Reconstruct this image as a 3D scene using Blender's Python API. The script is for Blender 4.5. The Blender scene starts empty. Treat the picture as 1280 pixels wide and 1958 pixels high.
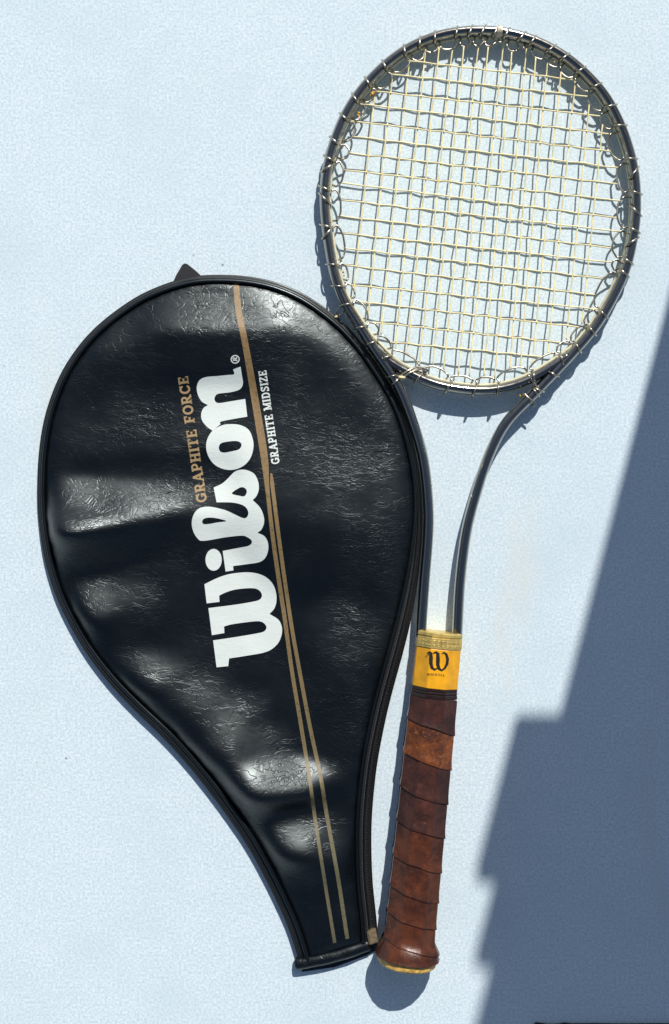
import bpy, bmesh, math, random
import numpy as np
from mathutils import Vector
from mathutils.geometry import delaunay_2d_cdt

random.seed(7)
rng = np.random.default_rng(7)
sc = bpy.context.scene
C = sc.collection

# ------------------------------------------------------------------ camera
K = 0.378            # millimetres of ground per photograph pixel
D = 800.0            # camera height above the ground (mm)
CX, CY = 640.0, 979.0
cam_d = bpy.data.cameras.new('camera')
cam = bpy.data.objects.new('camera', cam_d)
C.objects.link(cam)
cam.location = (0, 0, D / 1000)
cam.rotation_euler = (0, 0, 0)
cam_d.sensor_fit = 'VERTICAL'
cam_d.sensor_height = 36.0
cam_d.lens = 36.0 * D / (1958 * K)
cam_d.clip_start = 0.01
cam_d.clip_end = 2000
sc.camera = cam

# ------------------------------------------------------------------ light
SX, SY = 0.30, 1.15                  # metres the shadow slides per metre of height
hor = math.hypot(SX, SY)
ELEV = math.atan2(1.0, hor)
w = bpy.data.worlds.new('World')
sc.world = w
w.use_nodes = True
nt = w.node_tree
bg = nt.nodes['Background']
sky = nt.nodes.new('ShaderNodeTexSky')
sky.sky_type = 'NISHITA'
sky.sun_disc = False
sky.sun_elevation = ELEV
sky.sun_rotation = math.atan2(SX, SY)
nt.links.new(sky.outputs[0], bg.inputs[0])
bg.inputs[1].default_value = 0.075
sun_d = bpy.data.lights.new('sun', 'SUN')
sun_d.energy = 4.7
sun_d.angle = math.radians(0.5)
sun_d.color = (1.0, 0.965, 0.915)
sun = bpy.data.objects.new('sun', sun_d)
C.objects.link(sun)
sun.rotation_euler = Vector((SX, SY, 1)).to_track_quat('Z', 'Y').to_euler()
sun.location = (0.6, 2.4, 2.0)
vs = sc.view_settings
vs.view_transform = 'Standard'
vs.look = 'None'
vs.exposure = 0.0
vs.gamma = 1.0

# ------------------------------------------------------------------ helpers
def W(px, py, z=0.0):
    """photograph pixel on the plane z (mm) -> place (mm)"""
    f = (D - z) / D
    return np.array([(px - CX) * K * f, (CY - py) * K * f, z])

def mesh_obj(name, verts, faces, mat, parent=None, smooth=True):
    me = bpy.data.meshes.new(name)
    me.from_pydata([tuple(float(c) * 0.001 for c in v) for v in verts], [], [tuple(int(i) for i in f) for f in faces])
    if smooth:
        me.polygons.foreach_set('use_smooth', [True] * len(me.polygons))
    me.update()
    if mat is not None:
        me.materials.append(mat)
    o = bpy.data.objects.new(name, me)
    C.objects.link(o)
    if parent is not None:
        o.parent = parent
    return o

def thing(name, label, cat, group=None):
    o = bpy.data.objects.new(name, None)
    o.empty_display_size = 0.02
    C.objects.link(o)
    o['label'] = label
    o['category'] = cat
    if group:
        o['group'] = group
    return o

def catmull(pts, n=12, closed=False):
    pts = [np.asarray(p, float) for p in pts]
    m = len(pts)
    out = []
    rngi = range(m) if closed else range(m - 1)
    for i in rngi:
        if closed:
            p0, p1, p2, p3 = pts[i - 1], pts[i], pts[(i + 1) % m], pts[(i + 2) % m]
        else:
            p1, p2 = pts[i], pts[i + 1]
            p0 = pts[i - 1] if i > 0 else 2 * p1 - p2
            p3 = pts[i + 2] if i + 2 < m else 2 * p2 - p1
        for k in range(n):
            t = k / n
            out.append(0.5 * ((2 * p1) + (p2 - p0) * t + (2 * p0 - 5 * p1 + 4 * p2 - p3) * t * t
                              + (3 * p1 - p0 - 3 * p2 + p3) * t ** 3))
    if not closed:
        out.append(pts[-1])
    return np.array(out)

def resample(p, step, closed=False):
    p = np.asarray(p, float)
    q = np.vstack([p, p[:1]]) if closed else p
    seg = np.linalg.norm(np.diff(q, axis=0), axis=1)
    s = np.concatenate([[0], np.cumsum(seg)])
    n = max(2, int(round(s[-1] / step)))
    t = np.linspace(0, s[-1], n + 1)
    r = np.stack([np.interp(t, s, q[:, k]) for k in range(q.shape[1])], axis=1)
    return r[:-1] if closed else r

def smooth_line(p, it, closed=False):
    p = p.copy()
    for _ in range(it):
        if closed:
            p = 0.25 * np.roll(p, 1, 0) + 0.5 * p + 0.25 * np.roll(p, -1, 0)
        else:
            p[1:-1] = 0.25 * p[:-2] + 0.5 * p[1:-1] + 0.25 * p[2:]
    return p

def tangents(p, closed=False):
    if closed:
        t = np.roll(p, -1, 0) - np.roll(p, 1, 0)
    else:
        t = np.gradient(p, axis=0)
    return t / (np.linalg.norm(t, axis=1, keepdims=True) + 1e-9)

def sweep(p, prof, closed=False, caps=True):
    """prof: list of (side, up) in mm, or a function of the index; side = right of travel (horizontal)"""
    p = np.asarray(p, float)
    t = tangents(p, closed)
    n = len(p)
    vs_, fs = [], []
    m = None
    for i in range(n):
        pr = prof(i) if callable(prof) else prof
        m = len(pr)
        side = np.cross(t[i], [0, 0, 1.0])
        L = np.linalg.norm(side)
        side = side / L if L > 1e-4 else np.array([1.0, 0, 0])
        up = np.cross(side, t[i])
        for a, b in pr:
            vs_.append(p[i] + side * a + up * b)
    for i in range(n if closed else n - 1):
        j = (i + 1) % n
        for k in range(m):
            l = (k + 1) % m
            fs.append((i * m + k, i * m + l, j * m + l, j * m + k))
    if caps and not closed:
        fs.append(tuple(range(m - 1, -1, -1)))
        fs.append(tuple((n - 1) * m + k for k in range(m)))
    return vs_, fs

def tube_frame(p, r, segs=8, closed=False, squash=1.0):
    """round tube with a parallel transported frame (for wire that turns every way)"""
    p = np.asarray(p, float)
    t = tangents(p, closed)
    n = len(p)
    a = np.cross(t[0], [0.3, 0.2, 1.0]); a /= np.linalg.norm(a)
    vs_, fs = [], []
    ang = np.linspace(0, 2 * math.pi, segs, endpoint=False)
    for i in range(n):
        a = a - t[i] * np.dot(a, t[i]); a /= np.linalg.norm(a)
        b = np.cross(t[i], a)
        rr = r[i] if hasattr(r, '__len__') else r
        for th in ang:
            vs_.append(p[i] + (a * math.cos(th) + b * math.sin(th)) * rr)
    for i in range(n if closed else n - 1):
        j = (i + 1) % n
        for k in range(segs):
            l = (k + 1) % segs
            fs.append((i * segs + k, i * segs + l, j * segs + l, j * segs + k))
    if not closed:
        fs.append(tuple(range(segs - 1, -1, -1)))
        fs.append(tuple((n - 1) * segs + k for k in range(segs)))
    return vs_, fs

def sstep(x, a, b):
    t = np.clip((x - a) / (b - a), 0, 1)
    return t * t * (3 - 2 * t)

def circle(r, n=12, sx=1.0, sy=1.0):
    return [(r * sx * math.cos(2 * math.pi * k / n), r * sy * math.sin(2 * math.pi * k / n)) for k in range(n)]

def in_poly(x, y, poly):
    x = np.asarray(x); y = np.asarray(y)
    c = np.zeros(x.shape, bool)
    P = np.asarray(poly, float)
    x1, y1 = P[:, 0], P[:, 1]
    x2, y2 = np.roll(x1, -1), np.roll(y1, -1)
    for a, b, cc, d in zip(x1, y1, x2, y2):
        if b == d:
            continue
        cond = ((b > y) != (d > y)) & (x < (cc - a) * (y - b) / (d - b) + a)
        c ^= cond
    return c

def fill(polys, holes=(), grid=None, rand=0.0):
    """triangles covering the union of polys minus holes; grid adds inner points"""
    vs_, es = [], []
    for P in list(polys) + list(holes):
        b = len(vs_)
        m = len(P)
        vs_ += [Vector((float(x), float(y))) for x, y in P]
        es += [(b + i, b + (i + 1) % m) for i in range(m)]
    if grid:
        A = np.array([[v.x, v.y] for v in vs_])
        lo, hi = A.min(0), A.max(0)
        gx, gy = np.meshgrid(np.arange(lo[0], hi[0], grid), np.arange(lo[1], hi[1], grid))
        gx = gx + (np.arange(gx.shape[0]) % 2)[:, None] * grid * 0.5
        gx, gy = gx.ravel(), gy.ravel()
        ins = np.zeros(gx.shape, bool)
        for P in polys:
            ins |= in_poly(gx, gy, P)
        for P in holes:
            ins &= ~in_poly(gx, gy, P)
        vs_ += [Vector((float(x), float(y))) for x, y in zip(gx[ins], gy[ins])]
    r = delaunay_2d_cdt(vs_, es, [], 0, 1e-5)
    V = np.array([[v.x, v.y] for v in r[0]])
    F = np.array([f for f in r[2] if len(f) == 3])
    cen = V[F].mean(1)
    ins = np.zeros(len(F), bool)
    for P in polys:
        ins |= in_poly(cen[:, 0], cen[:, 1], P)
    for P in holes:
        ins &= ~in_poly(cen[:, 0], cen[:, 1], P)
    return V, F[ins]

def stroke_poly(pts, wd):
    p = np.asarray(pts, float)
    n = len(p)
    L, R = [], []
    for i in range(n):
        if i == 0: d = p[1] - p[0]
        elif i == n - 1: d = p[-1] - p[-2]
        else:
            d1 = p[i] - p[i - 1]; d2 = p[i + 1] - p[i]
            d = d1 / np.linalg.norm(d1) + d2 / np.linalg.norm(d2)
        d = d / (np.linalg.norm(d) + 1e-9)
        nrm = np.array([-d[1], d[0]])
        ww = wd[i] if hasattr(wd, '__len__') else wd
        L.append(p[i] + nrm * ww / 2); R.append(p[i] - nrm * ww / 2)
    return L + R[::-1]

# ------------------------------------------------------------------ materials
def mat_new(name):
    m = bpy.data.materials.new(name)
    m.use_nodes = True
    n = m.node_tree
    return m, n, n.nodes['Principled BSDF']

def node(n, typ, **kw):
    x = n.nodes.new(typ)
    for k, v in kw.items():
        setattr(x, k, v)
    return x

def coords(n, scale=(1, 1, 1)):
    tc = node(n, 'ShaderNodeTexCoord')
    mp = node(n, 'ShaderNodeMapping')
    mp.inputs['Scale'].default_value = scale
    n.links.new(tc.outputs['Object'], mp.inputs['Vector'])
    return mp.outputs[0]

def noise(n, vec, scale, detail=3.0, rough=0.55, dist=0.0):
    x = node(n, 'ShaderNodeTexNoise')
    x.inputs['Scale'].default_value = scale
    x.inputs['Detail'].default_value = detail
    x.inputs['Roughness'].default_value = rough
    x.inputs['Distortion'].default_value = dist
    n.links.new(vec, x.inputs['Vector'])
    return x.outputs['Fac']

def ramp(n, fac, stops):
    x = node(n, 'ShaderNodeValToRGB')
    e = x.color_ramp.elements
    while len(e) < len(stops):
        e.new(0.5)
    for i, (p, c) in enumerate(stops):
        e[i].position = p
        e[i].color = (c, c, c, 1) if not hasattr(c, '__len__') else (*c, 1)
    n.links.new(fac, x.inputs[0])
    return x.outputs[0]

def mix(n, fac, a, b, typ='MIX'):
    x = node(n, 'ShaderNodeMixRGB', blend_type=typ)
    for s, v in ((0, fac), (1, a), (2, b)):
        if hasattr(v, 'links'):
            n.links.new(v, x.inputs[s])
        elif s == 0:
            x.inputs[0].default_value = v
        else:
            x.inputs[s].default_value = (*v, 1) if hasattr(v, '__len__') else (v, v, v, 1)
    return x.outputs[0]

def math_n(n, op, a, b=0.0):
    x = node(n, 'ShaderNodeMath', operation=op)
    for s, v in ((0, a), (1, b)):
        if hasattr(v, 'links'):
            n.links.new(v, x.inputs[s])
        else:
            x.inputs[s].default_value = v
    return x.outputs[0]

def bump(n, bs, h, strength, dist, prev=None):
    x = node(n, 'ShaderNodeBump')
    x.inputs['Strength'].default_value = strength
    x.inputs['Distance'].default_value = dist
    n.links.new(h, x.inputs['Height'])
    if prev is not None:
        n.links.new(prev, x.inputs['Normal'])
    n.links.new(x.outputs[0], bs.inputs['Normal'])
    return x.outputs[0]

def simple(name, col, rough=0.5, metal=0.0, var=0.12, scale=300, bstr=0.0, bdist=0.0002, spec=0.5, coat=0.0):
    m, n, b = mat_new(name)
    v = coords(n)
    f = noise(n, v, scale, 4)
    c = mix(n, ramp(n, f, [(0.3, 0.0), (0.7, 1.0)]), [x * (1 - var) for x in col], [min(1, x * (1 + var)) for x in col])
    n.links.new(c, b.inputs['Base Color'])
    b.inputs['Roughness'].default_value = rough
    b.inputs['Metallic'].default_value = metal
    b.inputs['Specular IOR Level'].default_value = spec
    b.inputs['Coat Weight'].default_value = coat
    b.inputs['Coat Roughness'].default_value = 0.15
    if bstr:
        bump(n, b, f, bstr, bdist)
    return m

def mat_ground():
    m, n, b = mat_new('painted_concrete')
    v = coords(n)
    big = noise(n, v, 3.5, 3)
    mid = noise(n, v, 55, 4, 0.6)
    fine = noise(n, v, 560, 4, 0.75)
    c = mix(n, ramp(n, big, [(0.3, 0.0), (0.7, 1.0)]), (0.60, 0.725, 0.785), (0.65, 0.76, 0.805))
    c = mix(n, ramp(n, mid, [(0.35, 0.0), (0.65, 1.0)]), c, (0.69, 0.78, 0.825))
    c = mix(n, 0.62, c, ramp(n, fine, [(0.37, (0.42, 0.535, 0.60)), (0.63, (0.81, 0.90, 0.93))]))
    blot = noise(n, v, 9, 5, 0.65)
    c = mix(n, ramp(n, blot, [(0.48, 0.0), (0.75, 0.55)]), c, (0.53, 0.645, 0.705))
    # yellowish worn streak
    st = noise(n, coords(n, (5.5, 1.3, 1)), 2.1, 4, 0.6, 0.4)
    c = mix(n, ramp(n, st, [(0.62, 0.0), (0.74, 0.45)]), c, (0.66, 0.67, 0.60))
    # specks of dirt
    vo = node(n, 'ShaderNodeTexVoronoi')
    vo.inputs['Scale'].default_value = 42
    n.links.new(coords(n), vo.inputs['Vector'])
    dot = ramp(n, vo.outputs['Distance'], [(0.022, 1.0), (0.05, 0.0)])
    pick = ramp(n, noise(n, coords(n), 14, 2), [(0.57, 0.0), (0.63, 1.0)])
    sp = math_n(n, 'MULTIPLY', dot, pick)
    c = mix(n, math_n(n, 'MULTIPLY', sp, 0.75), c, (0.10, 0.11, 0.12))
    n.links.new(c, b.inputs['Base Color'])
    b.inputs['Roughness'].default_value = 0.75
    b.inputs['Specular IOR Level'].default_value = 0.3
    p = bump(n, b, mid, 0.06, 0.0012)
    bump(n, b, fine, 0.12, 0.0005, p)
    return m

def mat_vinyl(name='black_vinyl', wr=1.0, rough=0.36):
    m, n, b = mat_new(name)
    v = coords(n)
    b.inputs['Base Color'].default_value = (0.0018, 0.0030, 0.0043, 1)
    grain = noise(n, v, 900, 3, 0.6)
    rr = ramp(n, noise(n, v, 28, 4, 0.6), [(0.3, rough - 0.05), (0.7, rough + 0.08)])
    n.links.new(rr, b.inputs['Roughness'])
    b.inputs['Specular IOR Level'].default_value = 0.58
    b.inputs['Specular Tint'].default_value = (0.88, 0.98, 1.0, 1)
    # creases: stretched distorted noise folded into ridges, gathered in patches
    h1 = noise(n, coords(n, (1.0, 2.8, 1.0)), 75, 3, 0.5, 1.5)
    r1 = math_n(n, 'ABSOLUTE', math_n(n, 'SUBTRACT', h1, 0.5))
    r1 = ramp(n, r1, [(0.0, 0.0), (0.10, 1.0)])
    h2 = noise(n, coords(n, (1.3, 2.2, 1.0)), 180, 2, 0.5, 0.9)
    patch = ramp(n, noise(n, coords(n, (1, 1.5, 1)), 17, 3, 0.6), [(0.47, 0.0), (0.64, 1.0)])
    hh = mix(n, 0.5, r1, h2)
    hh = math_n(n, 'MULTIPLY', hh, patch)
    p = bump(n, b, grain, 0.12, 0.0001)
    soft = noise(n, coords(n, (1.0, 1.5, 1.0)), 60, 2, 0.5, 0.5)
    p = bump(n, b, soft, 0.22 * wr, 0.0012, p)
    p = bump(n, b, hh, 0.27 * wr, 0.0007, p)
    # sharp fold lines in loose clusters
    def folds(scale, stretch, dist, width, det=2):
        q = math_n(n, 'ABSOLUTE', math_n(n, 'SUBTRACT', noise(n, coords(n, stretch), scale, det, 0.5, dist), 0.5))
        return ramp(n, q, [(0.0, 1.0), (width, 0.0)])
    ms = ramp(n, noise(n, coords(n), 30, 3, 0.6), [(0.44, 0.0), (0.58, 1.0)])
    ms2 = ramp(n, noise(n, coords(n, (1, 1, 1.7)), 22, 3, 0.6), [(0.46, 0.0), (0.60, 1.0)])
    g1 = math_n(n, 'MULTIPLY', folds(70, (1.0, 2.4, 1.0), 0.8, 0.035), ms)
    g2 = math_n(n, 'MULTIPLY', folds(55, (1.7, 1.3, 1.0), 1.2, 0.022), ms2)
    gr = math_n(n, 'MAXIMUM', g1, g2)
    bp = node(n, 'ShaderNodeBump', invert=True)
    bp.inputs['Strength'].default_value = 0.24 * wr
    bp.inputs['Distance'].default_value = 0.0006
    n.links.new(gr, bp.inputs['Height'])
    n.links.new(p, bp.inputs['Normal'])
    n.links.new(bp.outputs[0], b.inputs['Normal'])
    return m

def mat_leather(name, dark, light, worn=0.0):
    m, n, b = mat_new(name)
    v = coords(n)
    f = noise(n, v, 70, 5, 0.65, 0.3)
    c = mix(n, ramp(n, f, [(0.40, 0.0), (0.60, 1.0)]), dark, light)
    blot = noise(n, v, 150, 4, 0.7)
    c = mix(n, ramp(n, blot, [(0.56, 0.0), (0.74, 0.55)]), c, [x * 1.9 for x in light])
    g = noise(n, v, 380, 4, 0.7)
    c = mix(n, ramp(n, g, [(0.66 - 0.10 * worn, 0.0), (0.78 - 0.06 * worn, 0.5 + 0.3 * worn)]), c, (0.42, 0.19, 0.06))
    n.links.new(c, b.inputs['Base Color'])
    n.links.new(ramp(n, f, [(0.3, 0.42), (0.7, 0.27)]), b.inputs['Roughness'])
    p = bump(n, b, noise(n, v, 700, 3), 0.25, 0.0002)
    bump(n, b, g, 0.30 + 0.5 * worn, 0.0006, p)
    return m

def mat_chrome():
    m, n, b = mat_new('polished_steel')
    v = coords(n)
    f = noise(n, v, 220, 4, 0.65)
    c = mix(n, ramp(n, f, [(0.60, 0.0), (0.74, 1.0)]), (0.275, 0.255, 0.225), (0.16, 0.14, 0.115))
    n.links.new(c, b.inputs['Base Color'])
    b.inputs['Metallic'].default_value = 1.0
    b.inputs['Coat Weight'].default_value = 1.0
    b.inputs['Coat Roughness'].default_value = 0.07
    n.links.new(ramp(n, f, [(0.35, 0.12), (0.75, 0.24)]), b.inputs['Roughness'])
    bump(n, b, f, 0.05, 0.0002)
    return m

def mat_print(name, col, wear=0.2, rough=0.5, metal=0.0):
    m, n, b = mat_new(name)
    b.inputs['Metallic'].default_value = metal
    v = coords(n)
    f = noise(n, v, 420, 4, 0.7)
    c = mix(n, ramp(n, f, [(0.60, 0.0), (0.80, wear)]), col, [x * 0.35 for x in col])
    c = mix(n, 0.25, c, mix(n, noise(n, v, 60, 3), [x * 0.75 for x in col], [min(1, x * 1.15) for x in col]))
    n.links.new(c, b.inputs['Base Color'])
    b.inputs['Roughness'].default_value = rough
    bump(n, b, noise(n, coords(n, (1, 2.2, 1)), 120, 3, 0.55, 1.0), 0.25, 0.0006)
    return m

M_ground = mat_ground()
M_vinyl = mat_vinyl()
M_pipe = mat_vinyl('black_piping_vinyl', 0.25, 0.33)
M_tape = simple('dark_zip_tape', (0.0085, 0.008, 0.0085), 0.55, var=0.4, scale=900, bstr=0.5, bdist=0.0003)
M_chrome = mat_chrome()
M_wire = simple('steel_wire', (0.44, 0.40, 0.32), 0.32, 1.0, var=0.3, scale=200)
M_string = simple('cream_gut_string', (0.92, 0.765, 0.40), 0.4, var=0.14, scale=120, bstr=0.15)
M_knot = simple('amber_gut', (0.62, 0.34, 0.04), 0.4, var=0.35, scale=500, bstr=0.4, bdist=0.0005)
M_brass = simple('brass', (0.68, 0.50, 0.16), 0.34, 0.55, var=0.25, scale=260)
M_yellow = simple('yellow_sleeve_enamel', (0.80, 0.37, 0.008), 0.33, var=0.16, scale=150, coat=0.3)
M_dark = simple('black_print', (0.014, 0.013, 0.012), 0.45, var=0.3)
M_rubber = simple('dark_rubber', (0.02, 0.009, 0.007), 0.14, var=0.3, coat=0.4)
M_butt = simple('flaking_amber_varnish', (0.72, 0.42, 0.10), 0.5, var=0.45, scale=330, bstr=0.8, bdist=0.001)
M_leather = mat_leather('brown_leather', (0.046, 0.013, 0.006), (0.108, 0.031, 0.012), 0.1)
M_leather_d = mat_leather('dark_brown_leather', (0.030, 0.011, 0.008), (0.070, 0.024, 0.016), 0.15)
M_leather_o = mat_leather('scuffed_tan_leather', (0.065, 0.020, 0.009), (0.20, 0.056, 0.014), 0.9)
M_white = mat_print('white_print', (0.70, 0.76, 0.71), 0.25, 0.75)
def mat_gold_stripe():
    m, n, b = mat_new('worn_gold_print_painted_sheen')
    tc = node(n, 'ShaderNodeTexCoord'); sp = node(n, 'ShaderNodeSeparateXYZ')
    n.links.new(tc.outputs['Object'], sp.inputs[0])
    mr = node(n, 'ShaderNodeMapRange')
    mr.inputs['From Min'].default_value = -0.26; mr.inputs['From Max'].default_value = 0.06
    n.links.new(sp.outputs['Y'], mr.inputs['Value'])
    c = ramp(n, mr.outputs[0], [(0.0, (0.125, 0.115, 0.062)), (0.45, (0.20, 0.145, 0.062)), (1.0, (0.26, 0.168, 0.072))])  # gold to olive downwards: fading gloss reflection painted into the colour
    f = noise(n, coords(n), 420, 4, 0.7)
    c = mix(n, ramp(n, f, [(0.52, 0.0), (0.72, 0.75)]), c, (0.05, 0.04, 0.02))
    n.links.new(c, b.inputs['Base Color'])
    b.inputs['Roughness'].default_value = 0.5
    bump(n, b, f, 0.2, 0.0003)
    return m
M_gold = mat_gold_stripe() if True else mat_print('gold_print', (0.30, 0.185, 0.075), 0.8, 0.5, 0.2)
M_gold_t = mat_print('gold_letter_print', (0.37, 0.255, 0.125), 0.7)
M_paper = simple('cream_tape', (0.66, 0.58, 0.44), 0.6, var=0.3, scale=500, bstr=0.3)
M_tab = simple('tarnished_brass_tab', (0.26, 0.20, 0.12), 0.45, 0.4, var=0.4, scale=350, bstr=0.3)
M_shade_board = simple('shade_board_pale', (0.45, 0.43, 0.40), 0.85, var=0.12, scale=40, bstr=0.3, bdist=0.004)
M_cloth = simple('black_cloth', (0.010, 0.010, 0.012), 0.7, var=0.3)

# ------------------------------------------------------------------ setting
g = mesh_obj('ground', [(-400000, -400000, 0), (400000, -400000, 0), (400000, 400000, 0), (-400000, 400000, 0)], [(0, 1, 2, 3)], M_ground, smooth=False)
g['kind'] = 'structure'

# board added out of frame, its stepped edge shaped to throw the large shade
def box(name, x0, x1, y0, y1, z0, z1, mat, parent, bev=4.0):
    bm = bmesh.new()
    bmesh.ops.create_cube(bm, size=1)
    for v in bm.verts:
        v.co = Vector(((x0 + x1) / 2 + v.co.x * (x1 - x0), (y0 + y1) / 2 + v.co.y * (y1 - y0), (z0 + z1) / 2 + v.co.z * (z1 - z0)))
    bmesh.ops.bevel(bm, geom=bm.edges[:], offset=bev, segments=2, affect='EDGES')
    for v in bm.verts:
        v.co *= 0.001
    me = bpy.data.meshes.new(name)
    bm.to_mesh(me); bm.free()
    me.materials.append(mat)
    o = bpy.data.objects.new(name, me)
    C.objects.link(o)
    o.parent = parent
    return o

shade_board = thing('unseen_shade_board', 'added unseen pale stepped board, shaped to cast the shade at right', 'panel')
TH = 12.0
def from_shadow(px, py, h):
    p = W(px, py)
    return p[0] + SX * h, p[1] + SY * h
h1 = 780.0
bx, by = from_shadow(1070, 1362, h1)
sx1, sy1 = from_shadow(987, 1380, h1)
h2 = h1 + ((1712 - 1380) * K - TH) / SY
sx2, _ = from_shadow(941, 1720, h2 + TH / SY)
h3 = h2 + ((1852 - 1720) * K + TH) / SY
sx3, _ = from_shadow(913, 1850, h3)
h4 = h3 + 30
box('shade_lower', bx, bx + 560, by - TH, by, 0, h1, M_shade_board, shade_board, 1.5)
box('shade_step', sx1, bx + 600, by - TH - 1, by + 1, h1, h2, M_shade_board, shade_board, 2)
box('shade_neck', sx2, bx + 580, by - TH, by, h2, h2 + (h3 - h2) * 0.5, M_shade_board, shade_board, 1.5)
sx2b, _ = from_shadow(941 - 22, 1790, h2 + (h3 - h2) * 0.5)
sx4, _ = from_shadow(941, 1868, h3)
box('shade_neck', sx2, bx + 580, by - TH, by, h2 + (h3 - h2) * 0.5, h3, M_shade_board, shade_board, 1.5)
box('shade_top', sx4, bx + 580, by - TH, by, h3, h3 + 420, M_shade_board, shade_board, 2)

# ------------------------------------------------------------------ racket frame of reference
TIP = np.array([935.0, 62.0]); BUTT = np.array([778.0, 1846.0])
AX = (BUTT - TIP); LEN = np.linalg.norm(AX); AX = AX / LEN
ZT = 7.4
def zr(px, py):
    s = ((px - TIP[0]) * AX[0] + (py - TIP[1]) * AX[1]) / LEN
    return ZT + 4.2 * s + 7.8 * s * s
def R3(px, py, dz=0.0):
    return W(px, py, zr(px, py) + dz)

racket = thing('tennis_racket', 'chromed steel tennis racket with cream strings and brown leather grip', 'tennis racket')
RT = 3.75   # tube radius

left = [(805, 1222), (807, 1185), (813, 1100), (818, 1040), (820, 977), (812, 888), (797, 828), (776, 769), (760, 733), (743, 706), (723, 678), (704, 649),
        (685, 618), (665, 587), (650, 556), (636, 508), (625, 436), (621, 379), (626, 322), (639, 273), (655, 232), (672, 200), (696, 167), (724, 137),
        (753, 112), (785, 91), (816, 77), (847, 67), (887, 61), (920, 60), (956, 62), (990, 69), (1027, 81), (1068, 102), (1105, 129), (1152, 178),
        (1181, 229), (1198, 272), (1211, 322), (1216, 373), (1215, 424), (1209, 462), (1202, 496), (1193, 524), (1171, 570), (1153, 602), (1131, 634),
        (1104, 665), (1076, 696), (1046, 727), (1022, 752), (999, 775), (975, 799), (956, 826), (931, 880), (910, 946), (894, 1006), (885, 1066), (879, 1125), (876, 1185), (874, 1226)]
fl = smooth_line(resample(catmull(left, 8), 6), 14)
fp = np.array([R3(x, y) for x, y in fl])
v, f = sweep(fp, circle(RT, 24, 1.0, 1.42))
mesh_obj('frame_tube', v, f, M_chrome, racket)

bridge = [(716, 668), (737, 686), (770, 707), (812, 727), (850, 739), (900, 746), (940, 746), (980, 738), (1011, 726), (1042, 709), (1067, 693), (1086, 680)]
bl = smooth_line(resample(catmull(bridge, 8), 6), 8)
v, f = sweep(np.array([R3(x, y) for x, y in bl]), circle(RT * 0.95, 22, 1.0, 1.4))
mesh_obj('throat_bridge', v, f, M_chrome, racket)

# closed line the lacing follows
i0 = int(np.argmin(np.hypot(fl[:, 0] - 704, fl[:, 1] - 649)))
i1 = int(np.argmin(np.hypot(fl[:, 0] - 1100, fl[:, 1] - 669)))
ring = np.vstack([fl[i0:i1 + 1], bl[::-1][(bl[::-1][:, 0] < 1062) & (bl[::-1][:, 0] > 745)]])
ring = smooth_line(resample(ring, 3, True), 10, True)
rt = tangents(ring, True)
cen_px = np.array([915.0, 405.0])
rn = np.stack([-rt[:, 1], rt[:, 0]], 1)         # inward
sgn = np.sign(((cen_px - ring) * rn).sum(1).mean())
rn *= sgn
NR = len(ring)
rs = np.concatenate([[0], np.cumsum(np.linalg.norm(np.diff(ring, axis=0), axis=1))])

# pale inner rail under the lacing
rail = ring + rn * (RT / K * 1.0)
rail_p = np.array([R3(x, y, -2.6) for x, y in rail[::2]])
M_rail = simple('aged_ivory_strip', (0.62, 0.57, 0.36), 0.5, var=0.15, scale=160)
v, f = sweep(rail_p, circle(1.45, 10, 0.8, 1.6), closed=True)
mesh_obj('lacing_rail', v, f, M_rail, racket)

# ------------------------------------------------------------------ strings
mains = [((717, 180), (677, 562)), ((750, 152), (704, 606)), ((783, 119), (729, 640)), ((813, 108), (756, 668)), ((840, 92), (778, 690)),
         ((866, 91), (803, 693)), ((887, 91), (828, 702)), ((915, 91), (848, 712)), ((934, 89), (876, 722)), ((962, 91), (897, 727)),
         ((979, 98), (925, 727)), ((1006, 108), (946, 726)), ((1025, 108), (975, 708)), ((1047, 119), (994, 708)), ((1073, 137), (1018, 702)),
         ((1100, 155), (1047, 685)), ((1128, 190), (1083, 652)), ((1154, 227), (1113, 620))]
crosses = [((792, 118), (1093, 152)), ((757, 143), (1119, 184)), ((721, 175), (1147, 222)), ((699, 200), (1164, 256)), ((685, 233), (1170, 290)),
           ((672, 261), (1179, 320)), ((665, 292), (1189, 353)), ((656, 325), (1186, 384)), ((651, 349), (1182, 417)), ((646, 382), (1181, 442)),
           ((651, 413), (1172, 475)), ((654, 446), (1167, 501)), ((655, 474), (1155, 533)), ((659, 507), (1142, 564)), ((669, 544), (1133, 591)),
           ((689, 577), (1108, 626)), ((714, 616), (1077, 656)), ((737, 653), (1045, 683))]
wraps = [(651, 218.6), (674, 180), (698, 149), (729, 117), (770, 88), (802, 72), (830, 62.5), (873, 53), (901, 51.6), (925, 51.6), (952, 54), (973, 57),
         (1002, 63), (1024, 70), (1060, 87), (1088, 102), (1119, 126), (1150, 157), (1178, 198), (1198, 238), (1217, 301), (1228, 368),
         (1225, 443), (1210, 504), (1203, 528), (1166, 610), (1142, 641), (1113, 673), (1085, 704),
         (1022, 728), (952, 757), (905, 759), (854, 752), (794, 730),
         (723, 694), (698, 663), (678, 632), (651, 585), (637, 548), (623, 508), (610, 430), (610, 358), (621, 299), (633, 263)]
def ring_at(p):
    return int(np.argmin(((ring - np.array(p, float)) ** 2).sum(1)))
wi = sorted(ring_at(p) for p in wraps)
px1 = 1.0 / K
WR = 0.74
ro = RT + WR
seg_of = np.zeros(NR, int); u_of = np.zeros(NR)
for k in range(len(wi)):
    a, b = wi[k], wi[(k + 1) % len(wi)]
    span = (b - a) % NR
    for q in range(span):
        seg_of[(a + q) % NR] = k; u_of[(a + q) % NR] = q / span
depth = np.full(len(wi), 0.0)
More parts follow.
